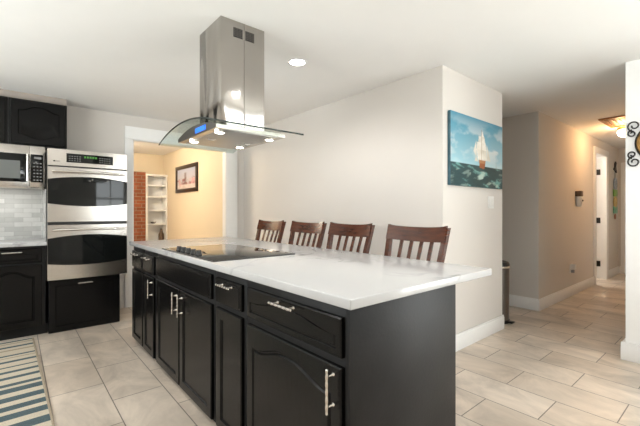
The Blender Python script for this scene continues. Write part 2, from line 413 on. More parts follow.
# ------------------------------------------------------------------ cabinet fronts
def loop_panel(mb, mat, w, h, t, poly, inset1=0.007, depth=0.006, raised=0.03, nb=2):
    """slab w x h (origin lower left) with a panel outlined by poly routed into the front"""
    k = len(poly); cx = sum(p[0] for p in poly)/k
    us = [p[0] for p in poly]; vs_ = [p[1] for p in poly]
    cu, cv = (min(us)+max(us))/2, (min(vs_)+max(vs_))/2; hw, hh = (max(us)-min(us))/2, (max(vs_)-min(vs_))/2
    def ins(d): return [(cu+(p[0]-cu)*(1-d/hw), cv+(p[1]-cv)*(1-d/hh)) for p in poly]
    b = 0.005
    vmid = cv
    outer = []
    umin, umax = min(us), max(us)
    for i_, p in enumerate(poly):
        u = b if abs(p[0]-umin) < 1e-6 else (w-b if abs(p[0]-umax) < 1e-6 else p[0])
        outer.append((u, b if i_ < nb else h-b))
    def edge(o, e): return [((e if q[0] == b else (w-e if q[0] == w-b else q[0])), (e if q[1] == b else h-e)) for q in o]
    loops = [[(*q, 0) for q in edge(outer, 0)], [(*q, t-b) for q in edge(outer, 0)], [(*q, t) for q in outer], [(*p, t) for p in poly],
             [(*p, t-depth) for p in ins(inset1)], [(*p, t-depth) for p in ins(inset1+0.006)]]
    if raised: loops.append([(*p, t-0.001) for p in ins(inset1+0.006+raised)])
    verts = [v for l in loops for v in l]
    faces = []
    for i in range(len(loops)-1):
        for j in range(k): faces.append((i*k+j, i*k+(j+1) % k, (i+1)*k+(j+1) % k, (i+1)*k+j))
    faces.append(tuple(range(k))[::-1]); faces.append(tuple(range((len(loops)-1)*k, len(loops)*k)))
    mb.raw(verts, faces, mat)
def arch(s):
    s = abs(s)
    if s > 0.92: return 0.0
    if s < 0.10: return 1.0
    q = (0.92-s)/0.82
    return q*q*(3-2*q)
def rect_poly(w, h, m, mt=None):
    mt = mt or m
    return [(m, m), (w-m, m), (w-m, h-mt), (m, h-mt)]
def arch_poly(w, h, m, rise, bottom=False, k=20):
    a, b = m, w-m; out = []
    if bottom:
        for i in range(k+1):
            s = -1+2*i/k; out.append((a+(b-a)*i/k, m+rise*0.9*(1-0) - rise*0.9*arch(s)))
    else: out += [(a, m), (b, m)]
    for i in range(k, -1, -1):
        s = -1+2*i/k; out.append((a+(b-a)*i/k, h-m-rise+rise*arch(s)))
    return out
def front(name, mat, w, h, parent, kind='rect', m=0.055, rise=0.05, t=0.02, raised=0.03, depth=0.009, material='black', groove=0.007):
    mb = MB()
    if kind == 'slab':
        loop_panel(mb, mat, w, h, t, rect_poly(w, h, 0.014), 0.004, -0.004, 0.0)
    elif kind == 'rect': loop_panel(mb, mat, w, h, t, rect_poly(w, h, m), 0.007, depth, raised)
    elif kind == 'arch': loop_panel(mb, mat, w, h, t, arch_poly(w, h, m, rise), groove, depth, raised)
    else: loop_panel(mb, mat, w, h, t, arch_poly(w, h, m, rise, True), 0.007, depth, raised, 21)
    return obj(name, mb, material, parent)
def pull(parent, c, length, along, n, name='handle'):
    """twisted bar pull, centre c on the surface, bar along unit vector, n outward"""
    c, al, n = Vector(c), Vector(along), Vector(n); mb = MB(); k = 36
    pts, rad = [], []
    for i in range(k+1):
        s = i/k-0.5; pts.append(c+al*(s*length)+n*0.030)
        rad.append(0.0045+0.0017*abs(math.cos(s*6*PI)) if abs(s) < 0.49 else 0.003)
    mb.tube(pts, rad, 10)
    for s in (-0.33, 0.33):
        mb.tube([c+al*(s*length), c+al*(s*length)+n*0.004, c+al*(s*length)+n*0.008, c+al*(s*length)+n*0.028], [0.008, 0.007, 0.0042, 0.0042], 10)
    return obj(name, mb, 'nickel', parent)

# ------------------------------------------------------------------ island
FXI = 0.855; BX0, BX1 = 0.876, 1.555
def island_unit(y0, y1, label, cat='cabinet'):              # y0 near, y1 far
    t = thing('island_cabinet', ((BX0+BX1)/2, (y0+y1)/2, 0), label, cat, 'cabinets under the island worktop')
    return t
G = 0.0015
def carcass(t, y0, y1):
    mb = B(BX0, BX1-0.02, y0+G, y1-G, 0.03, 0.893, 0.001); mb.box(BX0+0.012, BX1-0.03, y0+G, y1-G, 0.0, 0.03)
    obj('body', mb, 'black_edge', t); obj('back_panel', B(BX1-0.0195, BX1, y0+G, y1-G, 0.0, 0.893), 'black_edge', t)
def door(t, ya, yb, z0, z1, kind, hy=None, hz=None, hl=0.15, **k):   # ya near, yb far
    f = front('door', FX(BX0-0.0005, yb, z0), yb-ya, z1-z0, t, kind, **k)
    if hy is not None: pull(f, (FXI, hy, hz), hl, (0, 0, 1), (-1, 0, 0))
def drawer(t, ya, yb, z0, z1, kind, hy=None, hl=0.15, hz=None, name='drawer', **k):
    f = front(name, FX(BX0-0.0005, yb, z0), yb-ya, z1-z0, t, kind, **k)
    if hy is not None: pull(f, (FXI, hy, hz or (z0+z1)/2+0.03), hl, (0, 1, 0), (-1, 0, 0))
t = island_unit(0.895, 1.593, 'black island cabinet at the near corner, arched door and wide arched drawer')
carcass(t, 0.895, 1.593)
obj('side_panel', B(BX0-0.006, BX1, 0.875, 0.8935, 0.0, 0.893, 0.0015), 'panel', t)
drawer(t, 0.905, 1.562, 0.712, 0.852, 'arch', 1.235, 0.17, 0.832, m=0.026, rise=0.038, raised=0.004, groove=0.004, depth=0.006)
door(t, 0.905, 1.562, 0.03, 0.678, 'arch', 0.942, 0.595, 0.16, m=0.05, rise=0.05, raised=0.007)
t = island_unit(1.593, 1.953, 'narrow black island cabinet between the arched corner unit and the cooktop unit')
carcass(t, 1.593, 1.953)
drawer(t, 1.622, 1.922, 0.72, 0.852, 'slab', 1.765, 0.16, 0.827)
door(t, 1.622, 1.915, 0.03, 0.688, 'rect', m=0.055, raised=0.0)
t = island_unit(1.953, 3.045, 'wide black island cabinet under the cooktop with paired doors and plain false front')
carcass(t, 1.953, 3.045)
drawer(t, 1.985, 3.02, 0.715, 0.856, 'slab', name='false_front')
door(t, 1.980, 2.492, 0.03, 0.686, 'rect', 2.44, 0.59, 0.15, m=0.055, raised=0.0)
door(t, 2.510, 3.020, 0.03, 0.686, 'rect', 2.545, 0.59, 0.15, m=0.055, raised=0.0)
t = island_unit(3.045, 3.415, 'narrow black island cabinet just past the wide cooktop unit, one upright pull')
carcass(t, 3.045, 3.415)
drawer(t, 3.100, 3.398, 0.70, 0.850, 'slab', 3.25, 0.17, 0.822)
door(t, 3.100, 3.398, 0.03, 0.676, 'rect', 3.13, 0.59, 0.15, m=0.05, raised=0.0)
obj('filler_strip', B(BX0-0.004, BX0, 3.052, 3.072, 0.72, 0.845), 'trim', t)['label'] = 'bright bare filler strip'
t = island_unit(3.415, 3.80, 'black island cabinet at the far end nearest the ovens')
carcass(t, 3.415, 3.80)
drawer(t, 3.430, 3.78, 0.70, 0.850, 'slab', 3.62, 0.17, 0.822)
door(t, 3.430, 3.78, 0.03, 0.676, 'rect', m=0.05, raised=0.0)
# worktop
mb = B(0.84, 1.845, 0.842, 3.82, 0.8945, 0.93, 0.004, 3)
tag(obj('island_worktop', mb, 'counter', origin='base'), 'white veined quartz worktop of the island', 'worktop')

# cooktop
t = thing('cooktop', (1.162, 2.43, 0.931), 'black glass cooktop set into the white island worktop', 'cooktop')
obj('glass_top', B(0.866, 1.431, 1.964, 2.896, 0.9305, 0.937, 0.002), 'black_glass', t)
mb = MB()
mb.box(0.862, 0.866, 1.96, 2.90, 0.9305, 0.9365); mb.box(1.431, 1.435, 1.96, 2.90, 0.9305, 0.9365); mb.box(0.866, 1.431, 1.96, 1.964, 0.9305, 0.9365); mb.box(0.866, 1.431, 2.896, 2.90, 0.9305, 0.9365)
obj('edge_trim', mb, 'black_plastic', t)
for ky in (2.28, 2.37, 2.46, 2.55, 2.64):
    mb = MB(); mb.lathe([(0.021, 0), (0.021, 0.006), (0.017, 0.009), (0.0155, 0.026), (0.013, 0.029), (0, 0.029)], 20, Matrix.Translation((0.905, ky, 0.9371)))
    mb.box(0.889, 0.921, ky-0.003, ky+0.003, 0.964, 0.969, 0.001)
    obj('knob', mb, 'black_plastic', t)

# ------------------------------------------------------------------ range hood
HY = 2.283
t = thing('range_hood', (1.13, HY, CE), 'stainless island range hood with a curved glass canopy hanging over the cooktop', 'range hood')
obj('chimney', B(0.985, 1.300, 2.128, 2.465, 1.755, CE, 0.002), 'hood', t)
obj('chimney_seam', B(1.146, 1.149, 2.1265, 2.128, 1.76, CE-0.001), 'can_steel', t)
for x0 in (1.072, 1.156):
    mb = B(x0, x0+0.064, 2.1265, 2.1279, 2.335, 2.395); v = obj('vent', mb, 'black_plastic', t)
    mb = MB()
    for i in range(6): mb.box(x0+0.004+i*0.011, x0+0.006+i*0.011, 2.125, 2.1265, 2.337, 2.393)
    for i in range(5): mb.box(x0+0.002, x0+0.062, 2.125, 2.1265, 2.344+i*0.011, 2.346+i*0.011)
    obj('vent_grille', mb, 'can_steel', v)
def canopy_z(y): q = (y-HY)/0.475; return 1.702+0.073*(1-q*q)
def body_z(y): q = (y-HY)/0.31; return 1.722+0.042*(1-q*q)
def yz_prism(mb, ys, top, bot, x0, x1):
    k = len(ys); vs = []
    for x in (x0, x1):
        vs += [(x, y, top(y)) for y in ys]+[(x, y, bot(y)) for y in ys]
    fs = []
    for i in range(k-1):
        fs += [(i, i+1, 2*k+i+1, 2*k+i), (k+i, k+i+1, 3*k+i+1, 3*k+i), (i, i+1, k+i+1, k+i), (2*k+i, 2*k+i+1, 3*k+i+1, 3*k+i)]
    for i in (0, k-1): fs.append((i, 2*k+i, 3*k+i, k+i))
    mb.raw(vs, fs); return mb
ys = [HY-0.31+0.62*i/24 for i in range(25)]
obj('body', yz_prism(MB(), ys, body_z, lambda y: 1.70, 0.886, 1.362), 'steel', t)
f = obj('control_face', yz_prism(MB(), ys, lambda y: body_z(y)+0.001, lambda y: 1.6995, 0.882, 0.8855), 'can_steel', t)
obj('screen', B(0.880, 0.8822, 2.115, 2.275, 1.712, 1.742), 'lcd', f)
mb = B(0.93, 1.32, 1.99, 2.576, 1.697, 1.70, 0.001); fl = obj('filter', mb, 'filter', t)
for x in (0.99, 1.26):
    mb = MB(); mb.tube([(x-0.03, HY, 1.697), (x-0.02, HY, 1.690), (x+0.02, HY, 1.690), (x+0.03, HY, 1.697)], 0.004, 8)
    obj('filter_handle', mb, 'nickel', fl)
for (lx, ly) in ((0.945, 2.06), (0.94, 2.45), (1.295, 2.06), (1.285, 2.45)):
    mb = MB(); mb.lathe([(0.0, 1.690), (0.026, 1.690), (0.028, 1.694), (0.028, 1.697)], 24, Matrix.Translation((lx, ly, 0)))
    lp = obj('spotlight', mb, 'bulb', t)
    mb = MB(); mb.lathe([(0.0285, 1.697), (0.034, 1.697), (0.034, 1.692), (0.0285, 1.690)], 24, Matrix.Translation((lx, ly, 0)))
    obj('bezel', mb, 'nickel', lp)
    s = spot_light('hood_lamp', (lx, ly, 1.685), 1.2, (1, 0.93, 0.82), 0.02, 140, 0.8)
ys = [HY-0.475+0.95*i/40 for i in range(41)]
g = obj('glass_canopy', yz_prism(MB(), ys, canopy_z, lambda y: canopy_z(y)-0.007, 0.803, 1.385), 'glass', t)
mb = MB()
yz_prism(mb, ys, lambda y: canopy_z(y)+0.0008, lambda y: canopy_z(y)-0.0078, 0.800, 0.803)
mb.box(0.80, 1.388, ys[0]-0.003, ys[0], 1.694, 1.7028)
obj('glass_rim', mb, 'glass_edge', g)

# ------------------------------------------------------------------ recessed ceiling lights
def can(x, y, label):
    t = thing('recessed_light', (x, y, CE), label, 'ceiling light', 'recessed lights in the kitchen ceiling')
    mb = MB(); mb.lathe([(0.062, CE-0.0005), (0.062, CE-0.004), (0.08, CE-0.003), (0.084, CE-0.0005)], 32, Matrix.Translation((x, y, 0))); obj('trim_ring', mb, 'trim', t)
    mb = MB(); mb.lathe([(0.0, CE-0.005), (0.058, CE-0.004), (0.0615, CE-0.001)], 32, Matrix.Translation((x, y, 0))); obj('diffuser', mb, 'bulb', t)
    l = spot_light('recessed_lamp', (x, y, CE-0.02), 26.0, (1, 0.98, 0.95), 0.06, 165, 0.5)
can(1.775, 2.394, 'lit round recessed ceiling light right of the range hood')
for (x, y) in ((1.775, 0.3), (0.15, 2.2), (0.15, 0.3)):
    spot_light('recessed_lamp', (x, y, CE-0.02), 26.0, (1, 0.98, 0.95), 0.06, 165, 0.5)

# ------------------------------------------------------------------ double oven, microwave, wall cabinets
OX0, OX1 = 0.251, 0.957
def bow_piece(mb, x0, x1, zb, zt, y, bow, th, k=24):
    """front plate bowed towards -Y; zb, zt functions of s in -1..1 over the oven width"""
    vs = []; n = k+1
    for j in range(2):
        for i in range(n):
            x = x0+(x1-x0)*i/k; s = (x-(OX0+OX1)/2)/((OX1-OX0)/2)
            yy = y-bow*(1-s*s)+j*th
            vs += [(x, yy, zb(s)), (x, yy, zt(s))]
    fs = []
    for i in range(k):
        a, b = 2*i, 2*i+2; c = 2*n
        fs += [(a, b, b+1, a+1), (c+a, c+b, c+b+1, c+a+1), (a, b, c+b, c+a), (a+1, b+1, c+b+1, c+a+1)]
    for i in (0, k): fs.append((2*i, 2*i+1, 2*n+2*i+1, 2*n+2*i))
    mb.raw(vs, fs); return mb
t = thing('wall_oven', (0.604, 4.75, 0.53), 'stainless double wall oven with curved black glass doors, built in above the black drawer front', 'oven')
obj('body', B(OX0+0.004, OX1-0.004, 4.475, 5.07, 0.533, 1.838), 'black_plastic', t)
YF = 4.452; BW = 0.014
cst = lambda v: (lambda s: v)
cp = obj('control_panel', bow_piece(MB(), OX0, OX1, cst(1.675), cst(1.840), YF, BW, 0.02), 'steel', t, sharp=50)
ds = obj('display', bow_piece(MB(), 0.404, 0.818, cst(1.713), cst(1.803), YF-0.002, BW, 0.004), 'black_glass', cp)
mb = MB()
for i in range(5): bow_piece(mb, 0.555+0.024*i, 0.570+0.024*i, cst(1.765), cst(1.785), YF-0.0028, BW, 0.001, 2)
obj('clock_digits', mb, 'green_led', cp)
for g0 in (0.425, 0.69):
    for r in range(3):
        for c in range(5): obj('button', bow_piece(MB(), g0+0.022*c, g0+0.011+0.022*c, cst(1.728+0.022*r), cst(1.734+0.022*r), YF-0.0028, BW, 0.001, 1), 'grey_plastic', cp)
mb = MB(); bow_piece(mb, 0.298, 0.312, cst(1.712), cst(1.724), YF-0.001, BW, 0.002, 2); bow_piece(mb, 0.318, 0.350, cst(1.716), cst(1.720), YF-0.001, BW, 0.002, 2)
obj('emblem', mb, 'black_plastic', cp)
def oven_door(z0, z1, gt, gb, hz):
    d = obj('door', bow_piece(MB(), OX0, OX1, cst(z0), cst(z1), YF, BW, 0.02), 'steel', t, sharp=50)
    obj('glass', bow_piece(MB(), OX0+0.001, OX1-0.001, lambda s: gb-0.028*(1-s*s), lambda s: gt+0.034*(1-s*s), YF-0.003, BW, 0.004), 'black_glass', d, sharp=50)
    mb = MB(); pts = []
    for i in range(25):
        x = 0.288+(0.632)*i/24; s = (x-0.604)/0.353
        pts.append((x, YF-0.055-BW*(1-s*s)*1.2, hz+0.004*(1-s*s)))
    mb.tube(pts, 0.0115, 12)
    for i in (1, 23): mb.tube([Vector(pts[i]), (pts[i][0], YF-0.005, pts[i][2])], 0.010, 10)
    obj('handle', mb, 'nickel', d)
oven_door(1.112, 1.660, 1.537, 1.296, 1.612)
oven_door(0.533, 1.080, 0.945, 0.695, 1.030)
for (z0, z1) in ((1.083, 1.109), (1.663, 1.672)): obj('vent_strip', B(OX0+0.002, OX1-0.002, 4.44, 4.475, z0, z1), 'black_plastic', t)
# cabinet the ovens are built into (lower drawer front and sides)
t = thing('oven_cabinet', (0.58, 4.78, 0), 'black cabinet with a large drawer front directly under the double oven', 'cabinet')
obj('body', B(0.262, 0.89, 4.49, 5.07, 0.0, 0.530), 'black_edge', t)
f = front('drawer', FY(0.262, 4.4895, 0.008), 0.628, 0.515, t, 'rect', m=0.055, raised=0.0)
pull(f, (0.566, 4.4695, 0.480), 0.13, (1, 0, 0), (0, -1, 0))
mb = B(0.2405, 0.250, 4.49, 5.07, 0.533, 0.9)
obj('side_panel', mb, 'black_edge', t)

# base cabinet left of it
t = thing('base_cabinet', (-0.13, 4.78, 0), 'black base cabinet with arched door and drawer, between the ovens and left photo edge', 'cabinet')
mb = B(-0.50, 0.238, 4.492, 5.07, 0.10, 0.880); mb.box(-0.50, 0.258, 4.54, 5.07, 0.0, 0.10)
obj('body', mb, 'black_edge', t)
f = front('drawer', FY(-0.245, 4.4915, 0.722), 0.452, 0.135, t, 'arch', m=0.026, rise=0.035, raised=0.004, groove=0.004)
pull(f, (-0.015, 4.4715, 0.828), 0.15, (1, 0, 0), (0, -1, 0))
front('door', FY(-0.245, 4.4915, 0.105), 0.452, 0.597, t, 'arch', m=0.055, rise=0.06, raised=0.007)
f = front('drawer', FY(-0.49, 4.4915, 0.722), 0.22, 0.135, t, 'slab'); front('door', FY(-0.49, 4.4915, 0.105), 0.22, 0.597, t, 'rect', m=0.05, raised=0.0)
tag(obj('wall_worktop', B(-0.50, 0.248, 4.455, 5.078, 0.8815, 0.917, 0.003), 'counter', origin='base'), 'white worktop on the base cabinet left of the ovens', 'worktop')
mb = B(-0.50, 0.248, 5.08, 5.09, 0.917, 1.46); struct('trim_5', mb, 'splash')
struct('trim_6', B(0.240, 0.2495, 4.60, 5.08, 0.917, 1.44), 'splash_side')
# microwave
t = thing('microwave', (-0.12, 4.88, 1.45), 'stainless microwave mounted under the black upper cabinets left of the ovens', 'microwave')
obj('body', B(-0.497, 0.248, 4.73, 5.075, 1.452, 1.884, 0.002), 'steel', t)
d = obj('door', B(-0.497, 0.118, 4.702, 4.7295, 1.465, 1.880, 0.003), 'steel', t)
w_ = obj('window', B(-0.44, 0.100, 4.699, 4.702, 1.512, 1.794, 0.001), 'black_glass', d)
obj('inner_window', B(-0.40, 0.047, 4.6975, 4.699, 1.545, 1.722), simple('grey mesh window', (0.16, 0.17, 0.165), 0.08, noise=0.1, nscale=200), d)
mb = MB(); mb.tube([(0.104, 4.666, 1.520), (0.104, 4.664, 1.65), (0.104, 4.666, 1.790)], 0.0125, 12)
for z in (1.535, 1.775): mb.tube([(0.104, 4.666, z), (0.104, 4.703, z)], 0.008, 8)
obj('handle', mb, 'nickel', d)
cp = obj('control_panel', B(0.121, 0.247, 4.703, 4.7295, 1.465, 1.880, 0.002), 'steel', t)
pn = obj('keypad', B(0.128, 0.229, 4.7005, 4.703, 1.512, 1.796, 0.001), 'black_glass', cp)
obj('display', B(0.155, 0.214, 4.6995, 4.7005, 1.748, 1.772), 'grey_plastic', cp)
for r in range(6):
    for c in range(3): obj('button', B(0.150+c*0.026, 0.165+c*0.026, 4.6995, 4.7005, 1.530+r*0.034, 1.541+r*0.034), 'grey_plastic', cp)
area_light('backsplash_fill', (-0.13, 4.86, 1.449), (0, 0, 0), 0.4, 0.12, 0.8, (1, 0.97, 0.92))  # fill light added under the microwave to brighten the backsplash
# upper cabinets
t = thing('upper_cabinet', (0.2, 4.92, 1.895), 'black upper cabinet with an arched raised door above the microwave and oven edge', 'cabinet', 'black upper cabinets')
obj('body', B(-0.043, 0.438, 4.765, 5.085, 1.898, 2.356), 'black_edge', t)
front('door', FY(-0.020, 4.7645, 1.905), 0.440, 0.437, t, 'both', m=0.05, rise=0.05, raised=0.03)
t2 = thing('upper_cabinet', (-0.3, 4.92, 1.895), 'black upper cabinet cut off by the left edge of the photo', 'cabinet', 'black upper cabinets')
obj('body', B(-0.56, -0.046, 4.765, 5.085, 1.898, 2.356), 'black_edge', t2)
front('door', FY(-0.545, 4.7645, 1.905), 0.478, 0.437, t2, 'both', m=0.05, rise=0.05, raised=0.03)

# ------------------------------------------------------------------ counter chairs
def chair_proto(loc, label):
    t = thing('counter_chair', (0, 0, 0), label, 'chair', 'counter chairs along the island')
    SZ = 0.63; hw = 0.225
    # seat with a shallow dish
    mb = MB(); k = 12; vs = []; fs = []
    for l in range(2):
        for i in range(k+1):
            for j in range(k+1):
                x = -0.215+0.42*i/k; yv = -hw+2*hw*j/k
                yv *= 1.0-0.06*(i/k)
                d = 0.014*(1-((i/k-0.5)*2)**2)*(1-((j/k-0.5)*2)**2)
                vs.append((x, yv, SZ-d if l == 0 else SZ-0.038))
    n = k+1
    for i in range(k):
        for j in range(k):
            a = i*n+j
            fs += [(a, a+1, a+n+1, a+n), (n*n+a, n*n+a+n, n*n+a+n+1, n*n+a+1)]
    for i in range(k):
        for (a, b) in ((i*n, (i+1)*n), (i*n+k, (i+1)*n+k), (i, i+1), (k*n+i, k*n+i+1)): fs.append((a, b, n*n+b, n*n+a))
    mb.raw(vs, fs); obj('seat', mb, 'wood', t)
    for sy in (-1, 1):
        mb = MB(); mb.bar((-0.21, sy*0.205, 0), (-0.19, sy*0.195, SZ-0.038), 0.036, 0.036); obj('leg', mb, 'wood', t)
        # rear leg runs up into the back post
        mb = MB(); P = [(0.245, sy*0.198, 0), (0.205, sy*0.203, 0.35), (0.197, sy*0.207, SZ-0.02), (0.225, sy*0.214, 0.86), (0.292, sy*0.230, 1.110)]
        cs = []
        for q in range(13):
            s = q/12*(len(P)-1); i = min(int(s), len(P)-2); f = s-i
            cs.append(Vector(P[i]).lerp(Vector(P[i+1]), f))
        vs = []; fs = []
        for q, c in enumerate(cs):
            wd = 0.019 if q < 9 else 0.019-0.003*(q-8)/4
            for (dx, dy) in ((-wd, -0.017), (wd, -0.017), (wd, 0.017), (-wd, 0.017)): vs.append((c.x+dx, c.y+dy, c.z))
        for q in range(12):
            for j in range(4): fs.append((q*4+j, q*4+(j+1) % 4, q*4+4+(j+1) % 4, q*4+4+j))
        fs += [(0, 1, 2, 3), (48, 49, 50, 51)]
        mb.raw(vs, fs); obj('leg', mb, 'wood', t)
    def bx(z): return 0.197+(z-0.61)*0.112 if z < 0.86 else 0.225+(z-0.86)*0.272
    # crest rail: bowed in plan, top edge dipping at the middle
    mb = MB(); vs = []; fs = []; k = 20
    for i in range(k+1):
        s = -1+2*i/k; y = s*0.2375; bow = 0.022*(1-s*s)
        zt = 1.118-0.010*(1-s*s)+0.006*s**8; zb = 1.018-0.008*(1-s*s)
        for (z, th) in ((zb, 0.0), (zt, 0.0), (zt, 0.020), (zb, 0.020)): vs.append((bx(z)-0.028+bow+th, y, z))
    for i in range(k):
        for j in range(4): fs.append((i*4+j, i*4+(j+1) % 4, i*4+4+(j+1) % 4, i*4+4+j))
    fs += [(0, 1, 2, 3), (k*4, k*4+1, k*4+2, k*4+3)]
    mb.raw(vs, fs); obj('crest_rail', mb, 'wood', t)
    mb = MB(); mb.bar((bx(0.70), -0.207, 0.70), (bx(0.70), 0.207, 0.70), 0.022, 0.04); obj('lower_rail', mb, 'wood', t)
    for i in range(4):
        y = -0.123+0.082*i; mb = MB(); vs = []; fs = []
        for q in range(9):
            z = 0.705+(1.022-0.705)*q/8; s = y/0.236; bow = 0.016*(1-s*s)*q/8-0.004*math.sin(q/8*PI)+0.006
            for (dx, dy) in ((-0.006, -0.012), (0.006, -0.012), (0.006, 0.012), (-0.006, 0.012)): vs.append((bx(z)+bow+dx, y*(0.96+0.04*q/8)+dy, z))
        for q in range(8):
            for j in range(4): fs.append((q*4+j, q*4+(j+1) % 4, q*4+4+(j+1) % 4, q*4+4+j))
        fs += [(0, 1, 2, 3), (32, 33, 34, 35)]
        mb.raw(vs, fs); obj('slat', mb, 'wood', t)
    for (a, b) in (((-0.205, -0.202, 0.20), (-0.205, 0.202, 0.20)), ((0.222, -0.199, 0.28), (0.222, 0.199, 0.28)), ((-0.203, -0.201, 0.30), (0.219, -0.200, 0.30)), ((-0.203, 0.201, 0.30), (0.219, 0.200, 0.30))):
        mb = MB(); mb.bar(a, b, 0.022, 0.026); obj('stretcher', mb, 'wood', t)
    t.location = loc
    return t
CX = 1.86
c0 = chair_proto((CX, 1.50, 0), 'dark mahogany slat-back counter chair nearest the ship painting')
for y, rz, lab in ((2.147, 0.0, 'dark mahogany counter chair, second from the painted-ship end of the row'),
                   (2.72, 0.0, 'dark mahogany counter chair, second from the doorway end of the row'),
                   (3.364, 0.0, 'dark mahogany counter chair nearest the far doorway, behind the cooktop')):
    dup(c0, (CX, y, 0), rz, lab)

# ------------------------------------------------------------------ striped rug
t = MB(); x0, x1 = -0.75, 0.165; yb, yt = 1.9, 4.41
dark = [(4.375, 4.41), (4.205, 4.25), (3.965, 4.0), (3.80, 3.845), (3.68, 3.705), (3.555, 3.60), (3.425, 3.475), (3.285, 3.335), (3.165, 3.245), (3.02, 3.095), (2.885, 2.955), (2.76, 2.835), (2.60, 2.69), (2.46, 2.53), (2.30, 2.38), (2.13, 2.20), (1.98, 2.04)]
cuts = sorted({yb, yt, *[a for d in dark for a in d]})
nx = 8
for a, b in zip(cuts, cuts[1:]):
    mid = (a+b)/2; mi = 1 if any(d0 <= mid <= d1 for d0, d1 in dark) else 0
    if not mi and b-a > 0.1:
        t.box(x0, x1, a, a+(b-a)*0.55, 0.001, 0.0115, mi=0); t.box(x0, x1, a+(b-a)*0.55, a+(b-a)*0.72, 0.001, 0.0112, mi=2); t.box(x0, x1, a+(b-a)*0.72, b, 0.001, 0.0115, mi=0)
    else: t.box(x0, x1, a, b, 0.001, 0.011, mi=mi)
t.box(x1, x1+0.014, yb, yt, 0.001, 0.012, 0.003, mi=2)
cream = simple('cream woven wool', (0.62, 0.54, 0.42), 0.95, noise=0.18, nscale=90, bump=0.5, bscale=400, stretch=(3, 1, 1))
teal = simple('teal woven wool', (0.075, 0.112, 0.125), 0.95, noise=0.45, nscale=120, bump=0.5, bscale=400, stretch=(3, 1, 1))
tan = simple('tan woven wool', (0.40, 0.33, 0.24), 0.95, noise=0.3, nscale=120, bump=0.5, bscale=400, stretch=(3, 1, 1))
o = obj('striped_rug', t, [cream, teal, tan], origin='base')
o.rotation_euler = (0, 0, math.radians(1.0)); o.location.x -= 0.012
tag(o, 'cream and teal striped runner rug on the tile floor at the lower left', 'rug')

# ------------------------------------------------------------------ paintings
def lerp3(a, b, f): return tuple(a[i]+(b[i]-a[i])*f for i in range(3))
def hsh(i, j): return (math.sin(i*127.1+j*311.7)*43758.5453) % 1.0
def vn(x, y):
    i, j = math.floor(x), math.floor(y); fx, fy = x-i, y-j; fx = fx*fx*(3-2*fx); fy = fy*fy*(3-2*fy)
    return (hsh(i, j)*(1-fx)+hsh(i+1, j)*fx)*(1-fy)+(hsh(i, j+1)*(1-fx)+hsh(i+1, j+1)*fx)*fy
def fbm(x, y, o=4):
    s = 0; a = 0.5
    for k in range(o): s += a*vn(x, y); x *= 2.03; y *= 2.03; a *= 0.5
    return s/(1-0.5**o)
def in_poly(px, py, poly):
    c = False; j = len(poly)-1
    for i in range(len(poly)):
        xi, yi = poly[i]; xj, yj = poly[j]
        if (yi > py) != (yj > py) and px < (xj-xi)*(py-yi)/(yj-yi)+xi: c = not c
        j = i
    return c
def painted(name, mat, w, h, nu, nv, fn, M4, parent):
    vs = []; fs = []; cols = []
    for j in range(nv+1):
        for i in range(nu+1): vs.append(M4 @ Vector((w*i/nu, h*j/nv, 0)))
    for j in range(nv):
        for i in range(nu):
            a = j*(nu+1)+i; fs.append((a, a+1, a+nu+2, a+nu+1))
    off = root_loc(parent)
    me = bpy.data.meshes.new(name); me.from_pydata([tuple(v-off) for v in vs], [], fs)
    at = me.color_attributes.new('paint', 'FLOAT_COLOR', 'POINT')
    k = 0
    for j in range(nv+1):
        for i in range(nu+1):
            at.data[k].color = (*fn(i/nu, j/nv), 1); k += 1
    me.materials.append(M[mat])
    o = bpy.data.objects.new(name, me); COL.objects.link(o); o.parent = parent
    return o
SAILS = [[(0.565, 0.84), (0.535, 0.74), (0.61, 0.74)], [(0.50, 0.75), (0.61, 0.76), (0.625, 0.66), (0.485, 0.65)], [(0.465, 0.665), (0.63, 0.675), (0.65, 0.55), (0.45, 0.535)],
         [(0.455, 0.55), (0.645, 0.56), (0.665, 0.41), (0.485, 0.40)], [(0.655, 0.66), (0.735, 0.41), (0.665, 0.40)], [(0.45, 0.68), (0.395, 0.52), (0.455, 0.44)], [(0.44, 0.45), (0.42, 0.38), (0.50, 0.37)]]
HULL = [(0.50, 0.41), (0.515, 0.285), (0.61, 0.275), (0.635, 0.40)]
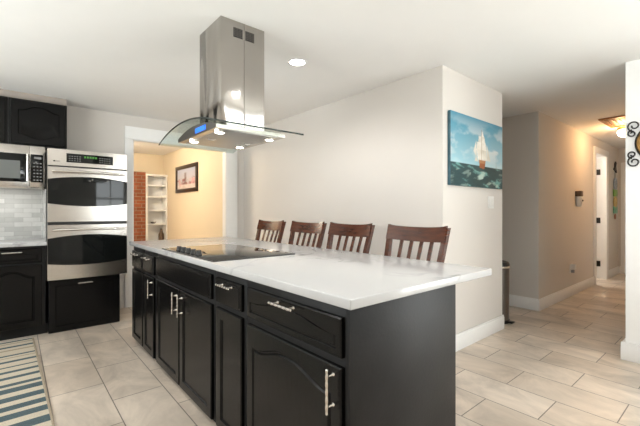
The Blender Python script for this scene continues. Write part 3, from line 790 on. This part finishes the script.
def seascape(u, v):
    hz = 0.31
    if v > hz:
        q = (v-hz)/(1-hz)
        c = lerp3((0.36, 0.60, 0.68), (0.035, 0.25, 0.38), q**0.8)
        n = fbm(u*4+3, v*6+1, 5)
        m = max(0, min(1, (n-0.40)*6))*(1-abs(q-0.45)*1.7 if abs(q-0.45) < 0.58 else 0)
        c = lerp3(c, (0.72, 0.74, 0.72), max(0, m)*0.85)
        if abs(u-0.86) < 0.02*(1-(v-hz)/0.14) and v < hz+0.14: c = lerp3(c, (0.35, 0.48, 0.52), 0.6)
    else:
        n = fbm(u*9, v*22+u*5, 5); q = v/hz
        c = lerp3((0.006, 0.032, 0.038), (0.016, 0.085, 0.10), n)
        if n > 0.60: c = lerp3(c, (0.16, 0.38, 0.36), min(1, (n-0.60)*7))
        g = fbm(u*7+11, v*13-u*4, 5)
        if g > 0.60 and v < 0.24: c = lerp3(c, (0.42, 0.56, 0.50), min(1, (g-0.60)*9)*(0.9 if abs(u-0.62) < 0.28 else 0.45))
    if in_poly(u, v, HULL): c = (0.30, 0.095, 0.035) if v < 0.36 else (0.42, 0.20, 0.09)
    for k, s in enumerate(SAILS):
        if in_poly(u, v, s):
            sh = fbm(u*14+k*3, v*9, 3); c = lerp3((0.50, 0.47, 0.38), (0.90, 0.88, 0.82), sh*1.15 if sh < 0.87 else 1)
    if abs(u-0.556) < 0.004 and 0.38 < v < 0.86: c = (0.30, 0.2, 0.1)
    return c
t = thing('ship_painting', (3.311, 1.655, 1.44), 'unframed oil painting of a white-sailed ship at sea on the wall end', 'painting')
obj('canvas', B(2.815, 3.807, 1.632, 1.659, 1.442, 2.074, 0.002), simple('blue painted canvas edge', (0.05, 0.13, 0.17), 0.6, noise=0.4, nscale=12), t)
painted('painted_surface', 'oil', 0.990, 0.630, 150, 100, seascape, FY(2.816, 1.6312, 1.443), t)

# framed picture in the den
def flowers(u, v):
    c = lerp3((0.55, 0.52, 0.50), (0.42, 0.46, 0.60), v)
    n = fbm(u*6, v*7, 4); m = fbm(u*9+7, v*5+3, 4)
    if v < 0.75-abs(u-0.5)*0.5 and n > 0.48: c = lerp3(c, (0.28, 0.09, 0.10), min(1, (n-0.48)*8))
    if v < 0.5 and m > 0.55: c = lerp3(c, (0.62, 0.35, 0.36), min(1, (m-0.55)*9))
    if v < 0.22: c = lerp3(c, (0.75, 0.72, 0.68), 0.7 if n > 0.45 else 0.2)
    if abs(u-0.45) < 0.06 and 0.2 < v < 0.82: c = lerp3(c, (0.14, 0.08, 0.07), 0.6)
    return c
t = thing('framed_picture', (2.485, 6.86, 1.57), 'dark-framed flower print on the cream wall through the doorway', 'picture')
mb = MB()
for (y0, y1, z0, z1) in ((6.31, 7.42, 1.575, 1.645), (6.31, 7.42, 2.02, 2.09), (6.31, 6.385, 1.645, 2.02), (7.345, 7.42, 1.645, 2.02)): mb.box(2.468, 2.499, y0, y1, z0, z1, 0.004)
obj('frame', mb, 'frame_dark', t)
painted('print', 'print', 0.96, 0.375, 60, 40, flowers, FX(2.485, 7.345, 1.645), t)

# ------------------------------------------------------------------ den shelf unit
t = thing('built_in_shelf', (2.285, 8.16, 0), 'white built-in shelf unit beside the brick, seen through the doorway', 'shelf unit')
mb = B(2.075, 2.10, 8.0, 8.295, 0, 1.95); mb.box(2.47, 2.495, 8.0, 8.295, 0, 1.95); mb.box(2.10, 2.47, 8.27, 8.295, 0, 1.95)
obj('case', mb, 'trim', t)
obj('crown', B(2.072, 2.498, 7.97, 8.296, 1.95, 1.985, 0.004), 'trim', t)
for z in (0.10, 0.55, 0.93, 1.22, 1.50, 1.74): obj('shelf', B(2.10, 2.47, 8.01, 8.27, z, z+0.025), 'trim', t)
obj('base_panel', B(2.10, 2.47, 8.02, 8.03, 0.0, 0.10), 'trim', t)
mb = MB(); mb.lathe([(0, 0), (0.052, 0), (0.055, 0.02), (0.055, 0.15), (0.03, 0.20), (0.02, 0.25), (0.022, 0.27), (0, 0.27)], 24, Matrix.Translation((2.40, 8.10, 0.5755)))
tag(obj('bottle', mb, 'brown', origin='base'), 'small brown bottle on a shelf of the white unit through the doorway', 'bottle')
mb = MB(); mb.lathe([(0, 0), (0.03, 0), (0.06, 0.03), (0.065, 0.04), (0.058, 0.038), (0.028, 0.008), (0, 0.008)], 24, Matrix.Translation((2.24, 8.10, 0.9555)))
tag(obj('bowl', mb, 'can_steel', origin='base'), 'small grey bowl on a shelf of the white unit through the doorway', 'bowl')
point_light('den_lamp', (1.0, 6.5, 2.2), 44, (1, 0.88, 0.71), 0.12)

# ------------------------------------------------------------------ trash can
t = thing('trash_can', (4.105, 1.82, 0), 'tall slim steel pedal bin tucked behind the wall end with the painting', 'trash can')
T = Matrix.Translation((4.105, 1.82, 0))
mb = MB(); mb.lathe([(0.118, 0.03), (0.122, 0.05), (0.126, 0.60)], 40, T); obj('body', mb, 'can_steel', t)
mb = MB(); mb.lathe([(0.126, 0.0), (0.130, 0.005), (0.130, 0.03), (0.118, 0.035)], 40, T); obj('base_ring', mb, 'black_plastic', t)
mb = MB(); mb.lathe([(0.126, 0.60), (0.132, 0.60), (0.132, 0.618), (0.126, 0.622)], 40, T); obj('rim', mb, 'nickel', t)
mb = MB(); mb.lathe([(0.128, 0.622), (0.128, 0.640), (0.115, 0.662), (0.07, 0.675), (0, 0.678)], 40, T); obj('lid', mb, 'black_plastic', t)
obj('pedal', B(4.075, 4.145, 1.645, 1.70, 0.012, 0.026, 0.004), 'black_plastic', t)

# ------------------------------------------------------------------ small wall things
t = thing('light_switch', (3.61, 1.66, 1.245), 'white double light switch plate under the ship painting', 'light switch')
obj('plate', B(3.55, 3.67, 1.654, 1.6598, 1.245, 1.365, 0.002), 'white_plastic', t)
for x in (3.586, 3.634): obj('rocker', B(x-0.016, x+0.016, 1.650, 1.654, 1.272, 1.338, 0.002), 'white_plastic', t)
t = thing('air_freshener', (6.38, 1.62, 1.28), 'small white and brown air freshener mounted high on the hall wall', 'air freshener')
mb = MB(); mb.lathe([(0, 0), (0.03, 0.004), (0.042, 0.04), (0.042, 0.12), (0.034, 0.15), (0, 0.155)], 24, Matrix.Translation((6.37, 1.626, 1.28))); obj('case', mb, 'white_plastic', t)
obj('nozzle', B(6.345, 6.37, 1.574, 1.586, 1.36, 1.385, 0.003), 'black_plastic', t)
obj('bracket', B(6.33, 6.42, 1.59, 1.6695, 1.436, 1.515, 0.006), 'brown', t)
t = thing('wall_outlet', (6.13, 1.668, 0.33), 'white wall outlet with a plugged-in adapter low on the hall wall', 'outlet')
obj('plate', B(6.07, 6.19, 1.662, 1.6695, 0.33, 0.46, 0.002), 'white_plastic', t)
p = obj('adapter', B(6.10, 6.17, 1.61, 1.662, 0.385, 0.455, 0.008), 'white_plastic', t)
obj('plug', B(6.105, 6.15, 1.625, 1.662, 0.335, 0.375, 0.004), 'grey_plastic', t)
point_light('bedroom_fill', (7.8, 2.6, 2.2), 30, (1, 0.95, 0.88), 0.12)  # unseen fill light added behind the opening to brighten the door jamb
# hanging decoration at the end of the hall
def card(name, x, z0, z1, y, col): return None
t = thing('hanging_ornament', (8.7, 1.66, 1.2), 'string of four painted plaques hanging from a dark bird hook at the hall end', 'wall ornament')
Y0 = 1.655
mb = MB()
bird = [(-0.11, 0.0), (-0.02, 0.05), (0.0, 0.13), (0.05, 0.16), (0.10, 0.13), (0.06, 0.06), (0.12, -0.05), (0.03, -0.03), (-0.03, -0.01)]
mb.prism(bird, 0, 0.02, FY(8.70, Y0+0.010, 2.00)); obj('bird_hook', mb, 'iron', t)
mb = MB(); mb.tube([(8.70, Y0, 1.22), (8.70, Y0, 2.0)], 0.004, 6); obj('string', mb, 'iron', t)
for (z, col, col2) in ((1.73, (0.28, 0.36, 0.46), 'blue'), (1.56, (0.16, 0.42, 0.06), 'green'), (1.39, (0.60, 0.40, 0.10), 'yellow'), (1.24, (0.14, 0.46, 0.30), 'teal')):
    mb = MB()
    if col2 in ('blue', 'yellow'): mb.lathe([(0, -0.008), (0.115, -0.008), (0.122, 0), (0.115, 0.008), (0, 0.008)], 20, Matrix.Translation((8.70, Y0-0.005, z)) @ Matrix.Rotation(PI/2, 4, 'X'))
    else: mb.box(8.56, 8.84, Y0-0.013, Y0+0.003, z-0.065, z+0.065, 0.006)
    obj('plaque', mb, simple(col2+' painted plaque', col, 0.4, noise=0.5, nscale=25), t)['label'] = col2+' painted plaque'
mb = MB(); mb.lathe([(0, -0.01), (0.05, -0.006), (0.055, 0), (0.05, 0.006), (0, 0.01)], 12, Matrix.Translation((8.70, Y0-0.003, 1.115)) @ Matrix.Rotation(PI/2, 4, 'X')); mb.tube([(8.70, Y0, 1.12), (8.70, Y0, 1.20)], 0.004, 6)
obj('pendant', mb, simple('rust pendant', (0.35, 0.14, 0.06), 0.5, noise=0.3), t)

# round gold ornament with iron scrolls on the right wall
CYm, CZm = 0.447, 1.762
t = thing('wall_medallion', (3.835, CYm, CZm-0.25), 'round gold-rimmed wall ornament with black iron scrolls at the right edge', 'wall decoration')
TM = Matrix.Translation((3.838, CYm, CZm)) @ Matrix.Rotation(-PI/2, 4, 'Y')
mb = MB(); mb.lathe([(0.108, 0.0), (0.110, 0.020), (0.120, 0.030), (0.140, 0.026), (0.148, 0.012), (0.148, 0.0)], 48, TM); obj('gold_ring', mb, 'gold', t)
mb = MB(); mb.lathe([(0.0, 0.008), (0.109, 0.008), (0.109, 0.001), (0.0, 0.001)], 48, TM); obj('face', mb, 'mat_board', t)
mb = MB()
def scroll(cy, cz, r, a0, turns, sgn):
    pts = []
    for i in range(40):
        q = i/39; a = a0+sgn*turns*2*PI*q; rr = r*(1-0.72*q)
        pts.append((3.830, cy+rr*math.cos(a), cz+rr*math.sin(a)))
    mb.tube(pts, 0.0055, 8)
for sy in (1, -1):
    for sz in (1, -1):
        scroll(CYm+sy*0.160, CZm+sz*0.145, 0.045, PI/2 if sz < 0 else -PI/2, 1.3, sy*sz*1)
        scroll(CYm+sy*0.172, CZm+sz*0.085, 0.030, -PI/2 if sz < 0 else PI/2, 1.2, -sy*sz)
ring = [(3.830, CYm+0.153*math.cos(2*PI*i/60), CZm+0.153*math.sin(2*PI*i/60)) for i in range(60)]
mb.tube(ring, 0.005, 8, closed=True)
obj('iron_scrolls', mb, 'iron', t)

# hall ceiling: wooden hatch and flush lamp
t = thing('ceiling_hatch', (6.28, 1.08, CE), 'varnished wooden hatch in the hall ceiling', 'ceiling hatch')
mb = MB()
for (x0, x1, y0, y1) in ((5.93, 6.63, 1.255, 1.305), (5.93, 6.63, 0.86, 0.91), (5.93, 5.98, 0.91, 1.255), (6.58, 6.63, 0.91, 1.255)): mb.box(x0, x1, y0, y1, CE-0.018, CE-0.0005, 0.003)
obj('frame', mb, 'hatch_wood', t)
mb = MB()
for i in range(5): mb.box(5.985, 6.575, 0.915+i*0.068, 0.915+i*0.068+0.062, CE-0.010, CE-0.0005, 0.002)
obj('boards', mb, 'hatch_wood', t)
LX, LY = 6.80, 1.17
t = thing('hall_ceiling_lamp', (LX, LY, CE), 'lit warm flush dome lamp in the hall ceiling', 'ceiling light')
T = Matrix.Translation((LX, LY, 0))
mb = MB(); mb.lathe([(0.0, CE-0.0005), (0.095, CE-0.0005), (0.10, CE-0.02), (0.085, CE-0.035), (0.0, CE-0.035)], 32, T); obj('base', mb, 'gold', t)
mb = MB(); mb.lathe([(0.082, CE-0.036), (0.098, CE-0.055), (0.10, CE-0.08), (0.085, CE-0.115), (0.05, CE-0.138), (0.0, CE-0.145)], 32, T); obj('glass_dome', mb, 'warm_bulb', t)
point_light('hall_lamp', (LX-0.16, LY+0.02, CE-0.17), 8, (1, 0.56, 0.24), 0.06)
